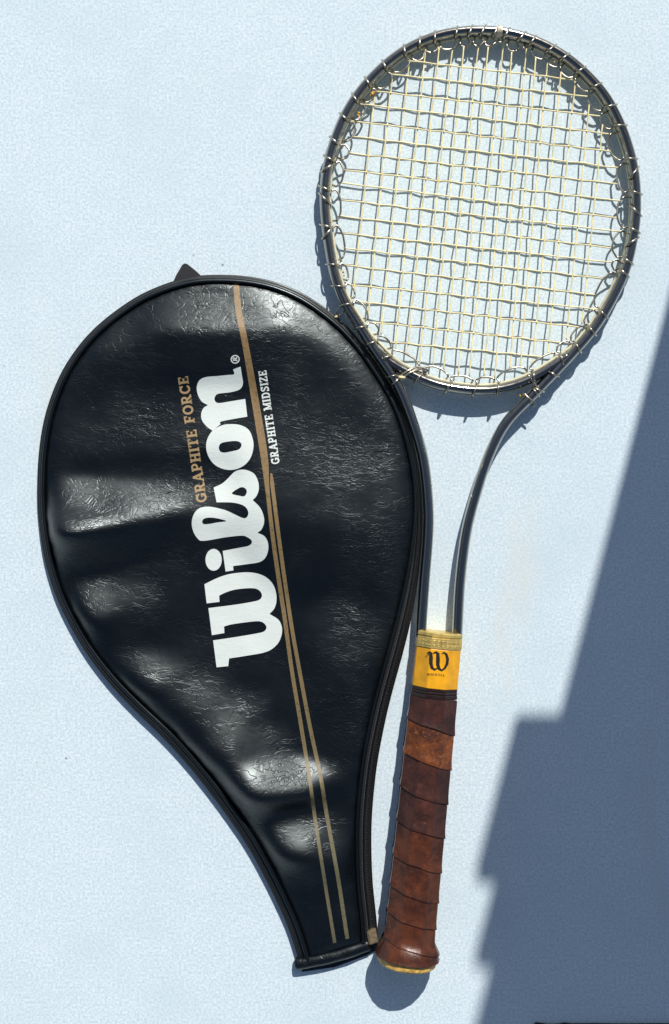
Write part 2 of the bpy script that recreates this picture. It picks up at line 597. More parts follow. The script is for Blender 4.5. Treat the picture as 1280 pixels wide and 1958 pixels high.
for e_ in [e for s_ in mains + crosses for e in s_]:
    i = ring_at(e_)
    dd = np.dot(np.array(e_, float) - ring[i], rn[i]) * K - ro
    depth[seg_of[i]] = max(depth[seg_of[i]], dd)
for k in range(len(wi)):
    span = (wi[(k + 1) % len(wi)] - wi[k]) % NR
    depth[k] = min(max(depth[k], 4.2), 10.5, span * 3 * K * 0.55) if span > 7 else 1.4
def scallop(k, u):
    return ro + 0.8 + depth[k] * (1 - abs(2 * u - 1) ** 3.2)
def snap(e_, other):
    e_ = np.array(e_, float); dv = e_ - np.array(other, float); dv /= np.linalg.norm(dv)
    st = e_.copy()
    for _ in range(6):
        i = ring_at(e_)
        gap = np.dot(e_ - ring[i], rn[i]) - scallop(seg_of[i], u_of[i]) * px1
        den = -np.dot(dv, rn[i])
        if den < 0.25: break
        e_ = e_ + dv * np.clip(gap / den, -8, 8)
        if np.linalg.norm(e_ - st) > 22: break
    return tuple(e_)
mains = [(snap(a, b), snap(b, a)) for a, b in mains]
crosses = [(snap(a, b), snap(b, a)) for a, b in crosses]
def cross_pt(a, b, c, d):
    a, b, c, d = map(lambda q: np.array(q, float), (a, b, c, d))
    r, s = b - a, d - c
    den = r[0] * s[1] - r[1] * s[0]
    t = ((c - a)[0] * s[1] - (c - a)[1] * s[0]) / den
    u = ((c - a)[0] * r[1] - (c - a)[1] * r[0]) / den
    return t, u, a + r * t
hits = {}
for i, (a, b) in enumerate(mains):
    for j, (c, d) in enumerate(crosses):
        t, u, p = cross_pt(a, b, c, d)
        if 0.02 < t < 0.98 and 0.02 < u < 0.98:
            hits[i, j] = p + rng.normal(0, 0.4, 2) + np.array([0, 0.45 * (-1) ** (i + j)])
SR = 0.54
def string_path(ends, pts):
    ctrl = [(ends[0][0], ends[0][1], 0.0)] + pts + [(ends[1][0], ends[1][1], 0.0)]
    P = np.array([R3(x, y, z) for x, y, z in ctrl])
    return catmull(P, 5)
for i, (a, b) in enumerate(mains):
    pts = [(*hits[i, j], 0.52 * (-1) ** (i + j)) for j in range(len(crosses)) if (i, j) in hits]
    pts.sort(key=lambda q: q[1])
    v, f = tube_frame(string_path((a, b), pts), SR, 8)
    mesh_obj('main_string', v, f, M_string, racket)
for j, (c, d) in enumerate(crosses):
    pts = [(*hits[i, j], -0.52 * (-1) ** (i + j)) for i in range(len(mains)) if (i, j) in hits]
    pts.sort(key=lambda q: q[0])
    v, f = tube_frame(string_path((c, d), pts), SR, 8)
    mesh_obj('cross_string', v, f, M_string, racket)

# ------------------------------------------------------------------ lacing wire
def rp(i, off, dz, along=0.0):
    i = int(round(i)) % NR
    q = ring[i] + rn[i] * off * px1 + rt[i] * along * px1
    return R3(q[0], q[1], dz)
for k in range(len(wi)):
    a, b = wi[k], wi[(k + 1) % len(wi)]
    span = (b - a) % NR
    sl = random.uniform(1.6, 3.4)
    path = [rp(a, ro * 1.05, 0.9, -sl * 1.0), rp(a, ro * 0.55, ro * 1.34, -sl * 0.75), rp(a, 0, ro * 1.58, -sl * 0.35), rp(a, -ro * 0.6, ro * 1.3, 0.1), rp(a, -ro * 1.05, ro * 0.3, sl * .3),
            rp(a, -ro * 0.8, -ro * 0.9, sl * .6), rp(a, 0, -ro * 1.58, sl * .8), rp(a, ro * 0.9, -ro * 0.8, sl)]
    us = [0.07, 0.16, 0.28, 0.40, 0.52, 0.64, 0.76, 0.86, 0.94] if span > 7 else [0.3, 0.6]
    path += [rp(a + span * u, scallop(k, u), 0.0 + 0.3 * math.sin(u * 5 + k)) for u in us]
    path += [rp(b, ro * 1.05, 0.7, -2.6)]
    v, f = tube_frame(smooth_line(catmull(path, 6), 2), WR, 7)
    mesh_obj('wire_loop', v, f, M_wire, racket)

def tube_ring(idx_pt, r_extra=0.0, tilt=0.0, line=None, name='wire_binding', rot=0.0, wide=1.0):
    line = fl if line is None else line
    i = int(np.argmin(np.hypot(line[:, 0] - idx_pt[0], line[:, 1] - idx_pt[1])))
    tt = tangents(line)[i]
    nn = np.array([-tt[1], tt[0]])
    ro = RT + WR + r_extra
    pts = []
    for a in np.linspace(0, 2 * math.pi, 20, endpoint=False):
        off = math.cos(a) * ro * wide
        q = line[i] + nn * off * px1 + tt * (tilt * math.cos(a)) * px1
        pts.append(R3(q[0], q[1], math.sin(a) * ro * 1.58))
    v, f = tube_frame(np.array(pts), WR, 7, closed=True)
    return mesh_obj(name, v, f, M_wire, racket)
for p, tl in (((627, 322), 4.0), ((621, 379), -4.0), ((624, 446), 4.0), ((1212, 330), 4.0), ((1216, 400), -4.0), ((1209, 464), 4.0), ((752, 720), -1.5), ((756, 727), 1.0), ((1056, 716), 1.5), ((1030, 744), 2.0), ((1024, 751), -0.5)):
    tube_ring(p, 0.0, tl)
# tail of the wire tied from the left shaft to the bridge, and curled end on the right shaft
for pts in ([(752, 722, 4.6), (766, 718, 5.0), (782, 708, 5.0), (800, 702, 2.5), (818, 708, 1.0), (810, 714, 0.5)],
            [(754, 727, 4.6), (770, 721, 5.0), (786, 712, 5.2), (804, 706, 2.6), (815, 711, 1.0)],
            [(1010, 716, 3.0), (1020, 730, 5.0), (1028, 742, 4.8), (1024, 752, 4.0)],
            [(1003, 752, 3.2), (1010, 760, 4.6), (1020, 768, 4.4), (1022, 775, 3.2), (1017, 774, 2.0)]):
    P = catmull(np.array([R3(x, y, z) for x, y, z in pts]), 6)
    v, f = tube_frame(P, WR, 7)
    mesh_obj('wire_tail', v, f, M_wire, racket)

# knots of old gut, and cream tape at the tip
def lump(name, px, py, dz, r, mat, parent, sq=(1, 1, 1), seed=0, rough=0.35, sub=2):
    rr = np.random.default_rng(seed)
    bm = bmesh.new()
    bmesh.ops.create_icosphere(bm, subdivisions=sub, radius=1)
    c = R3(px, py, dz)
    vs_ = [np.array(v.co) * (1 + rr.uniform(-rough, rough)) * r * np.array(sq) + c for v in bm.verts]
    fs = [tuple(v.index for v in f.verts) for f in bm.faces]
    bm.free()
    return mesh_obj(name, vs_, fs, mat, parent)
for k, (x, y, z, r) in enumerate([(712, 180, 0.6, 1.3), (716, 176, 0.2, 1.0), (708, 184, 0.2, 1.0), (687, 216, 0.4, 1.2), (685, 221, 0, 1.0), (656, 520, 0.3, 0.9), (658, 527, 0.0, 0.8),
                                  (1003, 755, 0.0, 1.1), (995, 757, 0.3, 0.8), (1060, 118, 0.3, 0.8)]):
    lump('gut_knot', x, y, z, r, M_knot, racket, (1, 1.25, 0.9), k, 0.5, 1)
lump('gut_knot', 769, 722, 5.0, 1.7, M_string, racket, (1.5, 0.8, 0.7), 31, 0.35)
for p, n_ in (((647, 598), 0), ((645, 601), 1)):
    q = [(652, 587, 1), (643, 598, -1), (640, 606, -3), (648, 608, -3), (658, 596, 0.5)] if n_ == 0 else [(640, 603, -3), (647, 600, -1.5), (650, 606, -2)]
    v, f = tube_frame(catmull(np.array([R3(*t_) for t_ in q]), 6), WR, 7)
    mesh_obj('wire_tail', v, f, M_wire, racket)
lump('gut_knot', 643, 605, -2.5, 1.2, M_string, racket, (1.3, 0.9, 0.7), 41, 0.3)
# tape patch hugging the tip of the tube
i_t = int(np.argmin(np.hypot(fl[:, 0] - 955, fl[:, 1] - 62)))
seg = fp[i_t - 1:i_t + 2]
v, f = sweep(resample(seg, 0.8), lambda i: circle(RT + 0.35 + 0.25 * math.sin(i * 2.1), 20, 1.0, 1.40))
mesh_obj('tape_patch', v, f, M_paper, racket)
# scratches of bare metal / paint nicks
for k, (x, y, z) in enumerate([(817, 884, 3.2), (826, 926, 2.6), (901, 949, 3.4), (890, 1084, 2.8)]):
    lump('paint_nick', x, y, z, 0.7, M_paper, racket, (0.8, 1.4, 0.7), 50 + k, 0.3, 1)

# ------------------------------------------------------------------ handle
top_c = W(839.5, 1222, zr(839.5, 1222) + 0.5)
end_c = W(778.3, 1838, 19.0)
axv = end_c - top_c
HL = np.linalg.norm(axv); axv = axv / HL
hr = np.cross(axv, [0, 0, 1.0]); hr /= np.linalg.norm(hr)      # points to the left in the picture
hr = -hr
hu = np.cross(hr, axv)
if hu[2] < 0: hu = -hu
def H3(s, a, b):
    return top_c + axv * s + hr * a + hu * b

def octo(half, n_per=4, corner=0.12):
    """octagon of half width 'half', corners slightly rounded; list of (a, b, theta)"""
    R = half / math.cos(math.pi / 8)
    cor = [np.array([R * math.cos(math.pi / 8 + k * math.pi / 4), R * math.sin(math.pi / 8 + k * math.pi / 4)]) for k in range(8)]
    out = []
    for k in range(8):
        p, q = cor[k], cor[(k + 1) % 8]
        for t in (0.03, 0.09, 0.5, 0.91, 0.97):
            out.append(p + (q - p) * t)
    return np.array(out)
OC = octo(1.0)
# order by theta from left (pi) over the top to the right (0) and on underneath
th = np.arctan2(OC[:, 1], OC[:, 0])
phi = (math.pi - th) % (2 * math.pi)         # 0 at left, pi/2 top, pi right
order = np.argsort(phi)
OC = OC[order]; phi = phi[order]
MO = len(OC)

def OCR(s_, k):
    q = OC[k]
    t = sstep(s_, HL - 22, HL - 6)
    c_ = q / np.linalg.norm(q) * 1.03
    q = q * (1 - t) + c_ * t
    return q[0], q[1]
def ring_part(name, rows, mat, parent, wy=0.97, smooth=True, cap0=False, cap1=False):
    """rows: list of (s or s(phi), half)"""
    vs_, fs = [], []
    for s, h in rows:
        for k in range(MO):
            ss = s(phi[k]) if callable(s) else s
            ox, oy = OCR(ss, k)
            vs_.append(H3(ss, ox * h, oy * h * wy))
    n = len(rows)
    for i in range(n - 1):
        for k in range(MO):
            l = (k + 1) % MO
            fs.append((i * MO + k, i * MO + l, (i + 1) * MO + l, (i + 1) * MO + k))
    if cap0: fs.append(tuple(range(MO)))
    if cap1: fs.append(tuple((n - 1) * MO + k for k in range(MO - 1, -1, -1)))
    o = mesh_obj(name, vs_, fs, mat, parent, smooth)
    if smooth:
        # keep the facets crisp
        me = o.data
        me.set_sharp_from_angle(angle=math.radians(16))
    return o

def S_of(py):       # distance along the handle for a height in the picture, on the axis
    return (py - 1222) / (1838 - 1222) * HL
# brass collar with rolled lips
col = ring_part('collar', [(-5.2, 13.6), (-5.5, 14.6), (-4.6, 15.7), (-2.9, 15.9), (-2.4, 15.3), (-1.6, 15.3), (-1.2, 15.9), (5.4, 16.1), (5.8, 15.6), (6.2, 15.4), (6.2, 13)],
                M_brass, racket, cap0=True)
# embossed scrolls round the collar band
def facet_frame(k8):
    an = math.pi / 2 + k8 * math.pi / 4
    return an
scr_v, scr_f = [], []
for fc in (-1, 0, 1):
    an = math.pi / 2 - fc * math.pi / 4
    nb = np.array([math.cos(an), math.sin(an)]); tb = np.array([math.sin(an), -math.cos(an)])
    for q in range(4):
        for sgn_ in (1, -1):
            pts = []
            for t in np.linspace(0, 2.2 * math.pi, 16):
                rad = 1.35 * (1 - t / 9)
                la = (q - 1.5) * 3.1 + rad * math.cos(t) * 0.9
                ss = 2.0 + sgn_ * 1.15 + sgn_ * rad * math.sin(t) * 0.7
                base = nb * (16.05 * (0.97 if fc == 0 else 0.985)) + tb * la
                pts.append(H3(ss, base[0], base[1]))
            v, f = tube_frame(np.array(pts), 0.27, 5)
            o_ = len(scr_v)
            scr_v += list(v); scr_f += [tuple(i + o_ for i in ff) for ff in f]
mesh_obj('embossed_scroll', scr_v, scr_f, M_brass, col)

sY0, sY1 = 6.2, S_of(1313)
slv = ring_part('enamel_sleeve', [(sY0 - 0.5, 15.3), (sY0 + 0.3, 15.6), (sY1 - 0.4, 15.9), (sY1, 15.6)], M_yellow, racket)

# marks on the top facet of the sleeve
def on_facet(polys, holes, mat, name, parent, lift=0.12, half=15.75):
    V, F = fill(polys, holes)
    vs_ = [H3(s_, a_, half * 0.97 + lift) for a_, s_ in V]
    return mesh_obj(name, vs_, F, mat, parent, False)
def c2(x, y):          # pixel of the enlarged handle view -> (across, along) mm
    px, py = 680 + x / 4.896, 1160 + y / 4.896
    p = W(px, py, zr(px, py) + 15)
    d = p - top_c
    return np.array([np.dot(d, hr), np.dot(d, axv)])
S1 = [(668, 436), (690, 424), (706, 436), (708, 480), (706, 530), (716, 572), (742, 590), (768, 572)]
S2 = [(726, 436), (752, 424), (770, 440), (772, 490), (770, 540), (782, 580), (806, 596), (834, 576), (856, 535), (862, 490), (850, 446), (828, 428), (808, 440)]
w1 = [12, 20, 30, 34, 32, 28, 20, 12]
w2 = [12, 20, 32, 36, 34, 28, 20, 20, 26, 28, 24, 16, 8]
sc2 = 1 / 4.896 * K * 0.97
P1 = stroke_poly([c2(*p) for p in S1], [x * sc2 for x in w1])
P2 = stroke_poly([c2(*p) for p in S2], [x * sc2 for x in w2])
on_facet([P1, P2], [], M_dark, 'monogram', slv)

# slab letters (cap height 1); strokes (points, width)
T, SF = 0.21, 0.15
def serif(x, y, w_=0.36):
    return ([(x - w_ / 2, y), (x + w_ / 2, y)], SF)
e = SF / 2
def arc(cx, cy, rx, ry, a0, a1, n=12):
    return [(cx + rx * math.cos(math.radians(a)), cy + ry * math.sin(math.radians(a))) for a in np.linspace(a0, a1, n)]
GLY = {
 'I': (0.40, [([(.2, 0), (.2, 1)], T), serif(.2, e), serif(.2, 1 - e)]),
 'H': (0.86, [([(.2, 0), (.2, 1)], T), ([(.66, 0), (.66, 1)], T), ([(.2, .5), (.66, .5)], .15), serif(.2, e), serif(.66, e), serif(.2, 1 - e), serif(.66, 1 - e)]),
 'T': (0.76, [([(.38, 0), (.38, 1)], T), ([(.02, 1 - e), (.74, 1 - e)], SF), serif(.38, e, .4), ([(.07, 1), (.07, .70)], .12), ([(.69, 1), (.69, .70)], .12)]),
 'E': (0.74, [([(.2, 0), (.2, 1)], T), ([(.04, e), (.70, e)], SF), ([(.04, 1 - e), (.68, 1 - e)], SF), ([(.2, .5), (.52, .5)], .15), ([(.65, 0), (.65, .30)], .12), ([(.63, 1), (.63, .70)], .12), ([(.51, .38), (.51, .62)], .09)]),
 'F': (0.70, [([(.2, 0), (.2, 1)], T), serif(.2, e, .40), ([(.04, 1 - e), (.66, 1 - e)], SF), ([(.2, .48), (.50, .48)], .15), ([(.61, 1), (.61, .68)], .12), ([(.50, .36), (.50, .60)], .09)]),
 'A': (0.90, [([(.16, 0), (.45, 1)], .15), ([(.45, 1), (.74, 0)], T), ([(.25, .32), (.66, .32)], .14), serif(.14, e, .3), serif(.74, e, .34)]),
 'P': (0.76, [([(.2, 0), (.2, 1)], T), serif(.2, e, .40), ([(.04, 1 - e), (.42, 1 - e)], SF), (arc(.42, .69, .20, .235, 90, -90), .18), ([(.2, .455), (.42, .455)], .15)]),
 'R': (0.86, [([(.2, 0), (.2, 1)], T), serif(.2, e, .38), ([(.04, 1 - e), (.42, 1 - e)], SF), (arc(.42, .70, .20, .225, 90, -90), .18), ([(.2, .475), (.42, .475)], .15), ([(.42, .48), (.62, .1), (.70, e)], .2), serif(.74, e, .22)]),
 'O': (0.88, [(arc(.44, .5, .32, .42, 0, 360, 26), .19)]),
 'C': (0.80, [(arc(.44, .5, .32, .42, 40, 320, 22), .19), ([(.70, 1), (.70, .66)], .12), ([(.70, .10), (.70, .28)], .10)]),
 'G': (0.86, [(arc(.44, .5, .32, .42, 42, 330, 22), .19), ([(.70, 1), (.70, .68)], .12), ([(.72, .05), (.72, .44)], .2), ([(.50, .44), (.84, .44)], .13)]),
 'M': (1.04, [([(.18, 0), (.18, 1)], .14), ([(.18, 1), (.52, .1)], .2), ([(.52, .1), (.86, 1)], .14), ([(.86, 0), (.86, 1)], T), serif(.18, e, .32), serif(.86, e, .34), serif(.12, 1 - e, .24), serif(.92, 1 - e, .24)]),
 'D': (0.84, [([(.2, 0), (.2, 1)], T), ([(.04, e), (.42, e)], SF), ([(.04, 1 - e), (.42, 1 - e)], SF), (arc(.42, .5, .28, .425, 90, -90, 14), .19)]),
 'S': (0.74, [([(.62, .76), (.50, .90), (.34, .92), (.18, .84), (.15, .70), (.26, .58), (.48, .48), (.59, .36), (.58, .20), (.44, .09), (.28, .08), (.12, .20)], .18), ([(.63, 1), (.63, .70)], .11), ([(.11, 0), (.11, .30)], .11)]),
 'Z': (0.76, [([(.06, 1 - e), (.70, 1 - e)], SF), ([(.66, .92), (.12, .08)], .2), ([(.06, e), (.72, e)], SF), ([(.10, 1), (.10, .70)], .12), ([(.66, 0), (.66, .30)], .12)]),
 'N': (0.90, [([(.2, 0), (.2, 1)], .15), ([(.2, 1), (.7, 0)], .2), ([(.7, 0), (.7, 1)], .15), serif(.2, e, .34), serif(.15, 1 - e, .28), serif(.7, 1 - e, .34)]),
 'U': (0.86, [([(.2, 1), (.2, .35), (.28, .14), (.44, .08), (.6, .14), (.68, .35), (.68, 1)], .18), serif(.2, 1 - e), serif(.68, 1 - e)]),
 '.': (0.32, [([(.08, .1), (.24, .1)], .18)]),
 ' ': (0.45, []),
}
def text_polys(txt):
    polys, x = [], 0.0
    for ch in txt:
        w_, st = GLY[ch]
        for pts, wd in st:
            closed = len(pts) > 20 and np.hypot(pts[0][0] - pts[-1][0], pts[0][1] - pts[-1][1]) < 1e-6
            for a, b in zip(pts[:-1], pts[1:]):
                d = np.array(b) - np.array(a)
                L = np.linalg.norm(d)
                ext = d / L * (0.03 if len(pts) > 2 else 0.0)
                polys.append([tuple(q + (x, 0)) for q in np.array(stroke_poly([np.array(a) - ext, np.array(b) + ext], wd))])
        x += w_ + 0.06
    return polys, x - 0.06
def place_text(txt, p0, p1, cap, tf):
    """p0 -> p1 baseline in picture pixels, cap = (dx, dy) pixel vector of the cap height; tf maps pixel -> 2-D"""
    polys, L = text_polys(txt)
    p0, p1, cap = np.array(p0, float), np.array(p1, float), np.array(cap, float)
    return [[tf(p0 + (p1 - p0) * (x / L) + cap * y) for x, y in P] for P in polys]
tx = place_text('MADE IN U.S.A.', (670, 640), (836, 652), (1.5, -20), lambda q: c2(*q))
on_facet(tx, [], M_dark, 'small_lettering', slv)

# rubber band with two ridges under the sleeve
sR1 = S_of(1331)
ring_part('rubber_band', [(sY1 - 0.2, 15.2), (sY1 + .3, 15.9), (sY1 + 1.8, 16.0), (sY1 + 2.2, 15.7), (sY1 + 2.6, 16.1), (sY1 + 3.6, 16.2), (sY1 + 4.0, 15.8),
                          (sY1 + 4.4, 16.2), (sR1, 16.4), (sR1 + .4, 16.0)], M_rubber, racket)

# leather wound in a helix
grip = ring_part('grip_core', [(sY1 + 1, 14.5), (HL - 2, 15.5)], M_leather_d, racket, cap1=True)
def half_at(s):
    u = s / HL
    base = 16.4 + 0.9 * u
    fl_ = 4.4 * (1 / (1 + math.exp(-(s - (HL - 12.5)) / 2.2)))
    return base + fl_
PITCH = 67.0 / 616 * HL
turn0 = S_of(1385)
LEFT = [1376, 1443, 1509, 1573, 1639, 1697, 1747, 1795]          # seams where they meet the left edge in the picture
BND = [S_of(y + 17 - 5 - 4 * i / 7) for i, y in enumerate(LEFT)]
BND = [BND[0] - PITCH] + BND + [BND[-1] + PITCH]
for k in range(0, 9):
    def lo(ph, k=k):
        return max(BND[k] + PITCH * (ph / (2 * math.pi) - 0.25), sR1 + 0.2)
    def hi(ph, k=k):
        return min(BND[k + 1] + PITCH * (ph / (2 * math.pi) - 0.25), HL - 3.6)
    # the last turns crowd together on the flare
    rows_t = [0.0, 0.012, 0.05, 0.15, 0.3, 0.45, 0.6, 0.75, 0.88, 0.955, 0.99, 1.0]
    lift = [-0.25, 0.0, 0.06, 0.10, 0.1, 0.08, 0.1, 0.25, 0.55, 0.85, 0.75, -0.6]
    vs_, fs = [], []
    ok = [hi(p) - lo(p) > 0.3 for p in phi]
    if not any(ok):
        continue
    for t, lf in zip(rows_t, lift):
        for m_ in range(MO):
            a_, b_ = lo(phi[m_]), hi(phi[m_])
            s_ = a_ + max(0.0, b_ - a_) * t
            wob = 0.25 * math.sin(phi[m_] * 3 + k * 1.7) if 0.0 < t < 1.0 else 0.0
            hh = half_at(s_) + lf
            # round the very end of the flare
            if s_ > HL - 5:
                hh -= 0.20 * (s_ - (HL - 5)) ** 2 * 0.6
            ox, oy = OCR(s_, m_)
            vs_.append(H3(s_ + wob * (t > .9 or t < .1), ox * hh, oy * hh * 0.93))
    for i in range(len(rows_t) - 1):
        for m_ in range(MO):
            l_ = (m_ + 1) % MO
            if not (ok[m_] or ok[l_]): continue
            if l_ == 0: continue            # the seam of the helix, underneath at the left
            fs.append((i * MO + m_, i * MO + l_, (i + 1) * MO + l_, (i + 1) * MO + m_))
    mt = M_leather_o if k == 1 else (M_leather_d if k in (0, 2, 3) else M_leather)
    o = mesh_obj('leather_turn', vs_, fs, mt, grip)
    o.data.set_sharp_from_angle(angle=math.radians(16))
    if k == 1:
        o['label'] = 'scuffed orange brown leather turn'
# flaking butt edge
vs_rows = []
for s_, h_ in [(HL - 5.0, 18.8), (HL - 3.6, 20.2), (HL - 1.2, 20.3), (HL + 0.6, 19.9), (HL + 1.9, 18.6), (HL + 2.4, 16.0)]:
    vs_rows.append((s_, h_))
ring_part('butt_edge', vs_rows, M_butt, racket, wy=0.93, cap1=True)

# ------------------------------------------------------------------ cover
cover = thing('racket_cover', 'black vinyl zipped racket cover with white script lettering and gold stripes', 'racket cover')
side_px = [(571, 1836), (565, 1815), (551, 1772), (530, 1725), (512, 1688), (485, 1637), (460, 1596), (410, 1526), (360, 1463), (310, 1408), (260, 1360), (210, 1307),
           (165, 1248), (135, 1197), (110, 1146), (95, 1103), (83, 1054), (75, 995), (72, 945), (74, 880), (82, 817), (97, 762), (122, 705), (158, 653),
           (197, 614), (247, 577), (285, 556), (335, 537), (380, 527.5), (430, 526), (475, 529), (525, 539), (577, 560), (623, 590), (665, 625), (700, 665),
           (722, 696), (745, 732), (763, 765), (783, 816), (799, 880), (807, 940), (809, 1000), (805, 1060), (798, 1120), (786, 1185), (770, 1250), (754, 1308),
           (741, 1359), (730, 1411), (721, 1461), (715, 1512), (711, 1563), (710, 1615), (712, 1680), (716, 1722), (721, 1768), (722, 1797)]
sl_ = smooth_line(resample(catmull(side_px, 8), 5), 8)
ZO = 4.5
side = np.array([W(x, y, ZO) for x, y in sl_])[:, :2]
side = resample(side, 2.0)
st_ = tangents(side)
sn = np.stack([st_[:, 1], -st_[:, 0]], 1)       # inward (curve runs clockwise)
NS = len(side)
# how wide the rim is: a zip tape shows on the lower right
py_of = CY - side[:, 1] / K
px_of = CX + side[:, 0] / K
right = np.zeros(NS)
idx = np.arange(NS)
top_i = int(np.argmax(side[:, 1]))
right[top_i:] = sstep(py_of[top_i:], 900, 1250)
leftl = np.zeros(NS)
leftl[:top_i] = sstep(py_of[:top_i], 1150, 1500)
inset = 5.4 + 5.2 * right + 2.2 * leftl          # seam of the front panel
def off(d):
    d = np.asarray(d, float)
    return side + sn * (d[:, None] if d.ndim else d)

panel_edge = off(inset)
A_, B_ = panel_edge[0], panel_edge[-1]

def dist_side(x, y):
    P = side[::2]
    X = np.stack([x, y], 1)
    out = np.empty(len(X)); ins = np.empty(len(X))
    insd = inset[::2]
    for a in range(0, len(X), 4000):
        d = np.linalg.norm(X[a:a + 4000, None, :] - P[None], axis=2)
        j = d.argmin(1)
        out[a:a + 4000] = d[np.arange(len(j)), j]
        ins[a:a + 4000] = insd[j]
    return out, ins

def panel_base(x, y):
    d, ins = dist_side(x, y)
    e_ = np.maximum(d - ins, 0)
    low = sstep(CY - y / K, 1480, 1800)
    z = 7.2 + 6.0 * (1 - np.exp(-e_ / 8.5)) + 9.0 * (1 - np.exp(-e_ / 40.0))
    return z * (1 - 0.25 * low) + 1.0 * low, e_

# slack vinyl: facets that lean (picture x, y, half width across, down, turn, how far they lean towards the light)
LEAN = [(158, 982, 50, 26, 8, 2.5), (205, 932, 70, 26, 8, 1.6), (270, 952, 75, 30, 14, 1.5), (350, 930, 50, 30, 10, .7),
        (233, 620, 60, 30, 30, 1.2), (330, 590, 64, 28, 14, 1.5), (423, 570, 60, 18, 4, 1.4), (395, 604, 90, 22, 2, 1.2), (510, 570, 50, 13, -16, 1.3),
        (560, 588, 40, 11, -26, 1.0), (607, 617, 40, 11, -38, 1.0), (645, 650, 38, 11, -46, 1.0), (680, 690, 36, 10, -52, 1.0), (712, 735, 36, 10, -58, 1.0), (742, 790, 36, 9, -62, .9),
        (246, 1128, 60, 28, 8, .95), (190, 1150, 30, 25, 20, .8), (303, 1276, 50, 34, 14, 1.3), (355, 1245, 60, 40, 20, .85), (388, 1320, 50, 38, 25, 1.25),
        (452, 1352, 48, 30, 20, 1.15), (425, 1394, 44, 32, 25, 1.1), (493, 1420, 40, 32, 20, .95), (549, 1488, 50, 25, 4, 1.28), (507, 1466, 36, 24, 10, 1.4),
        (574, 1594, 36, 30, 4, 1.08), (648, 1594, 30, 40, 0, .5), (330, 1150, 80, 50, 20, .45), (420, 1330, 100, 80, 35, .8), (640, 900, 90, 60, 0, .25), (640, 1200, 60, 40, 0, .22), (300, 820, 150, 40, 8, .45),
        (268, 685, 130, 38, 14, -.5), (430, 662, 120, 24, 2, -.6), (215, 1042, 90, 26, 8, -.7), (352, 1032, 80, 30, 10, -.4), (640, 720, 60, 40, -40, -.35),
        (262, 1196, 50, 12, 6, -.3), (600, 1360, 60, 55, 0, -.3), (549, 1540, 52, 17, 4, -.8), (580, 1680, 60, 30, 4, -.5), (620, 1080, 90, 50, 0, -.3), (690, 830, 50, 70, -60, -.3)]
def sculpt():
    h = 2.0
    lo, hi = panel_edge.min(0) - 6, panel_edge.max(0) + 6
    gx = np.arange(lo[0], hi[0], h); gy = np.arange(lo[1], hi[1], h)
    X, Y = np.meshgrid(gx, gy)
    z0, e_ = panel_base(X.ravel(), Y.ravel())
    z0 = z0.reshape(X.shape); e_ = e_.reshape(X.shape)
    M = in_poly(X, Y, panel_edge) & (e_ > 0.8)
    z0 = np.where(M, z0, 7.2)
    S = np.array([SX, SY, 1.0]); S /= np.linalg.norm(S)
    V = np.stack([-X, -Y, np.full_like(X, D - 18)], -1); V /= np.linalg.norm(V, axis=-1, keepdims=True)
    H = V + S
    nx, ny = -H[..., 0] / H[..., 2], -H[..., 1] / H[..., 2]
    px, py = CX + X / K * (D / (D - 18)), CY - Y / K * (D / (D - 18))
    Wt = np.full(X.shape, 0.10)
    Gx = np.gradient(z0, axis=1) / h * 0.10; Gy = np.gradient(z0, axis=0) / h * 0.10
    for cx_, cy_, rx_, ry_, rot, lean in LEAN:
        c_, s_ = math.cos(math.radians(rot)), math.sin(math.radians(rot))
        u = (px - cx_) * c_ - (py - cy_) * s_
        v_ = (px - cx_) * s_ + (py - cy_) * c_
        q = np.exp(-((u / rx_) ** 2 + (v_ / ry_) ** 2) ** 1.1) * (5.0 if lean > 0 else 1.0)
        Wt += q; Gx += q * lean * nx; Gy += q * lean * ny
    Gx /= Wt; Gy /= Wt
    Wx = 0.5 * (Wt[:, 1:] + Wt[:, :-1]); Wy = 0.5 * (Wt[1:] + Wt[:-1])
    tx = 0.5 * (Gx[:, 1:] + Gx[:, :-1]) * h; ty = 0.5 * (Gy[1:] + Gy[:-1]) * h
    lam, mu = 0.9, np.full(X.shape, 0.0012)
    def lap(z):
        r = np.zeros_like(z)
        r[1:-1, 1:-1] = z[2:, 1:-1] + z[:-2, 1:-1] + z[1:-1, 2:] + z[1:-1, :-2] - 4 * z[1:-1, 1:-1]
        return r
    def divT(fx, fy):
        r = np.zeros(X.shape)
        r[:, 1:] += fx; r[:, :-1] -= fx
        r[1:] += fy; r[:-1] -= fy
        return r
    def A(z):
        return (divT(Wx * (z[:, 1:] - z[:, :-1]), Wy * (z[1:] - z[:-1])) + lam * lap(lap(z)) + mu * z) * M
    zf = np.where(M, 0.0, 7.2)
    zt = z0.copy()
    z = z0 * M
    floor = np.minimum(z0, 8.5)
    for rnd in range(4):
        bvec = (divT(Wx * tx, Wy * ty) + mu * zt) * M - A_full(zf, Wx, Wy, divT, lap, lam) * M
        r = bvec - A(z); p = r.copy(); rr = (r * r).sum()
        for it in range(450):
            Ap = A(p); al = rr / ((p * Ap).sum() + 1e-12)
            z = z + al * p; r = r - al * Ap
            r2 = (r * r).sum()
            if r2 < 1e-5: break
            p = r + (r2 / rr) * p; rr = r2
        bad = (z < floor) & M          # never let the vinyl sink: push the low spots up and settle again
        mu = np.where(bad, np.maximum(mu * 6, 0.03), mu)
        zt = np.where(bad, floor + 1.0, zt)
    return gx[0], gy[0], h, z + zf
def A_full(z, Wx, Wy, divT, lap, lam):
    return divT(Wx * (z[:, 1:] - z[:, :-1]), Wy * (z[1:] - z[:-1])) + lam * lap(lap(z))
SG = sculpt()
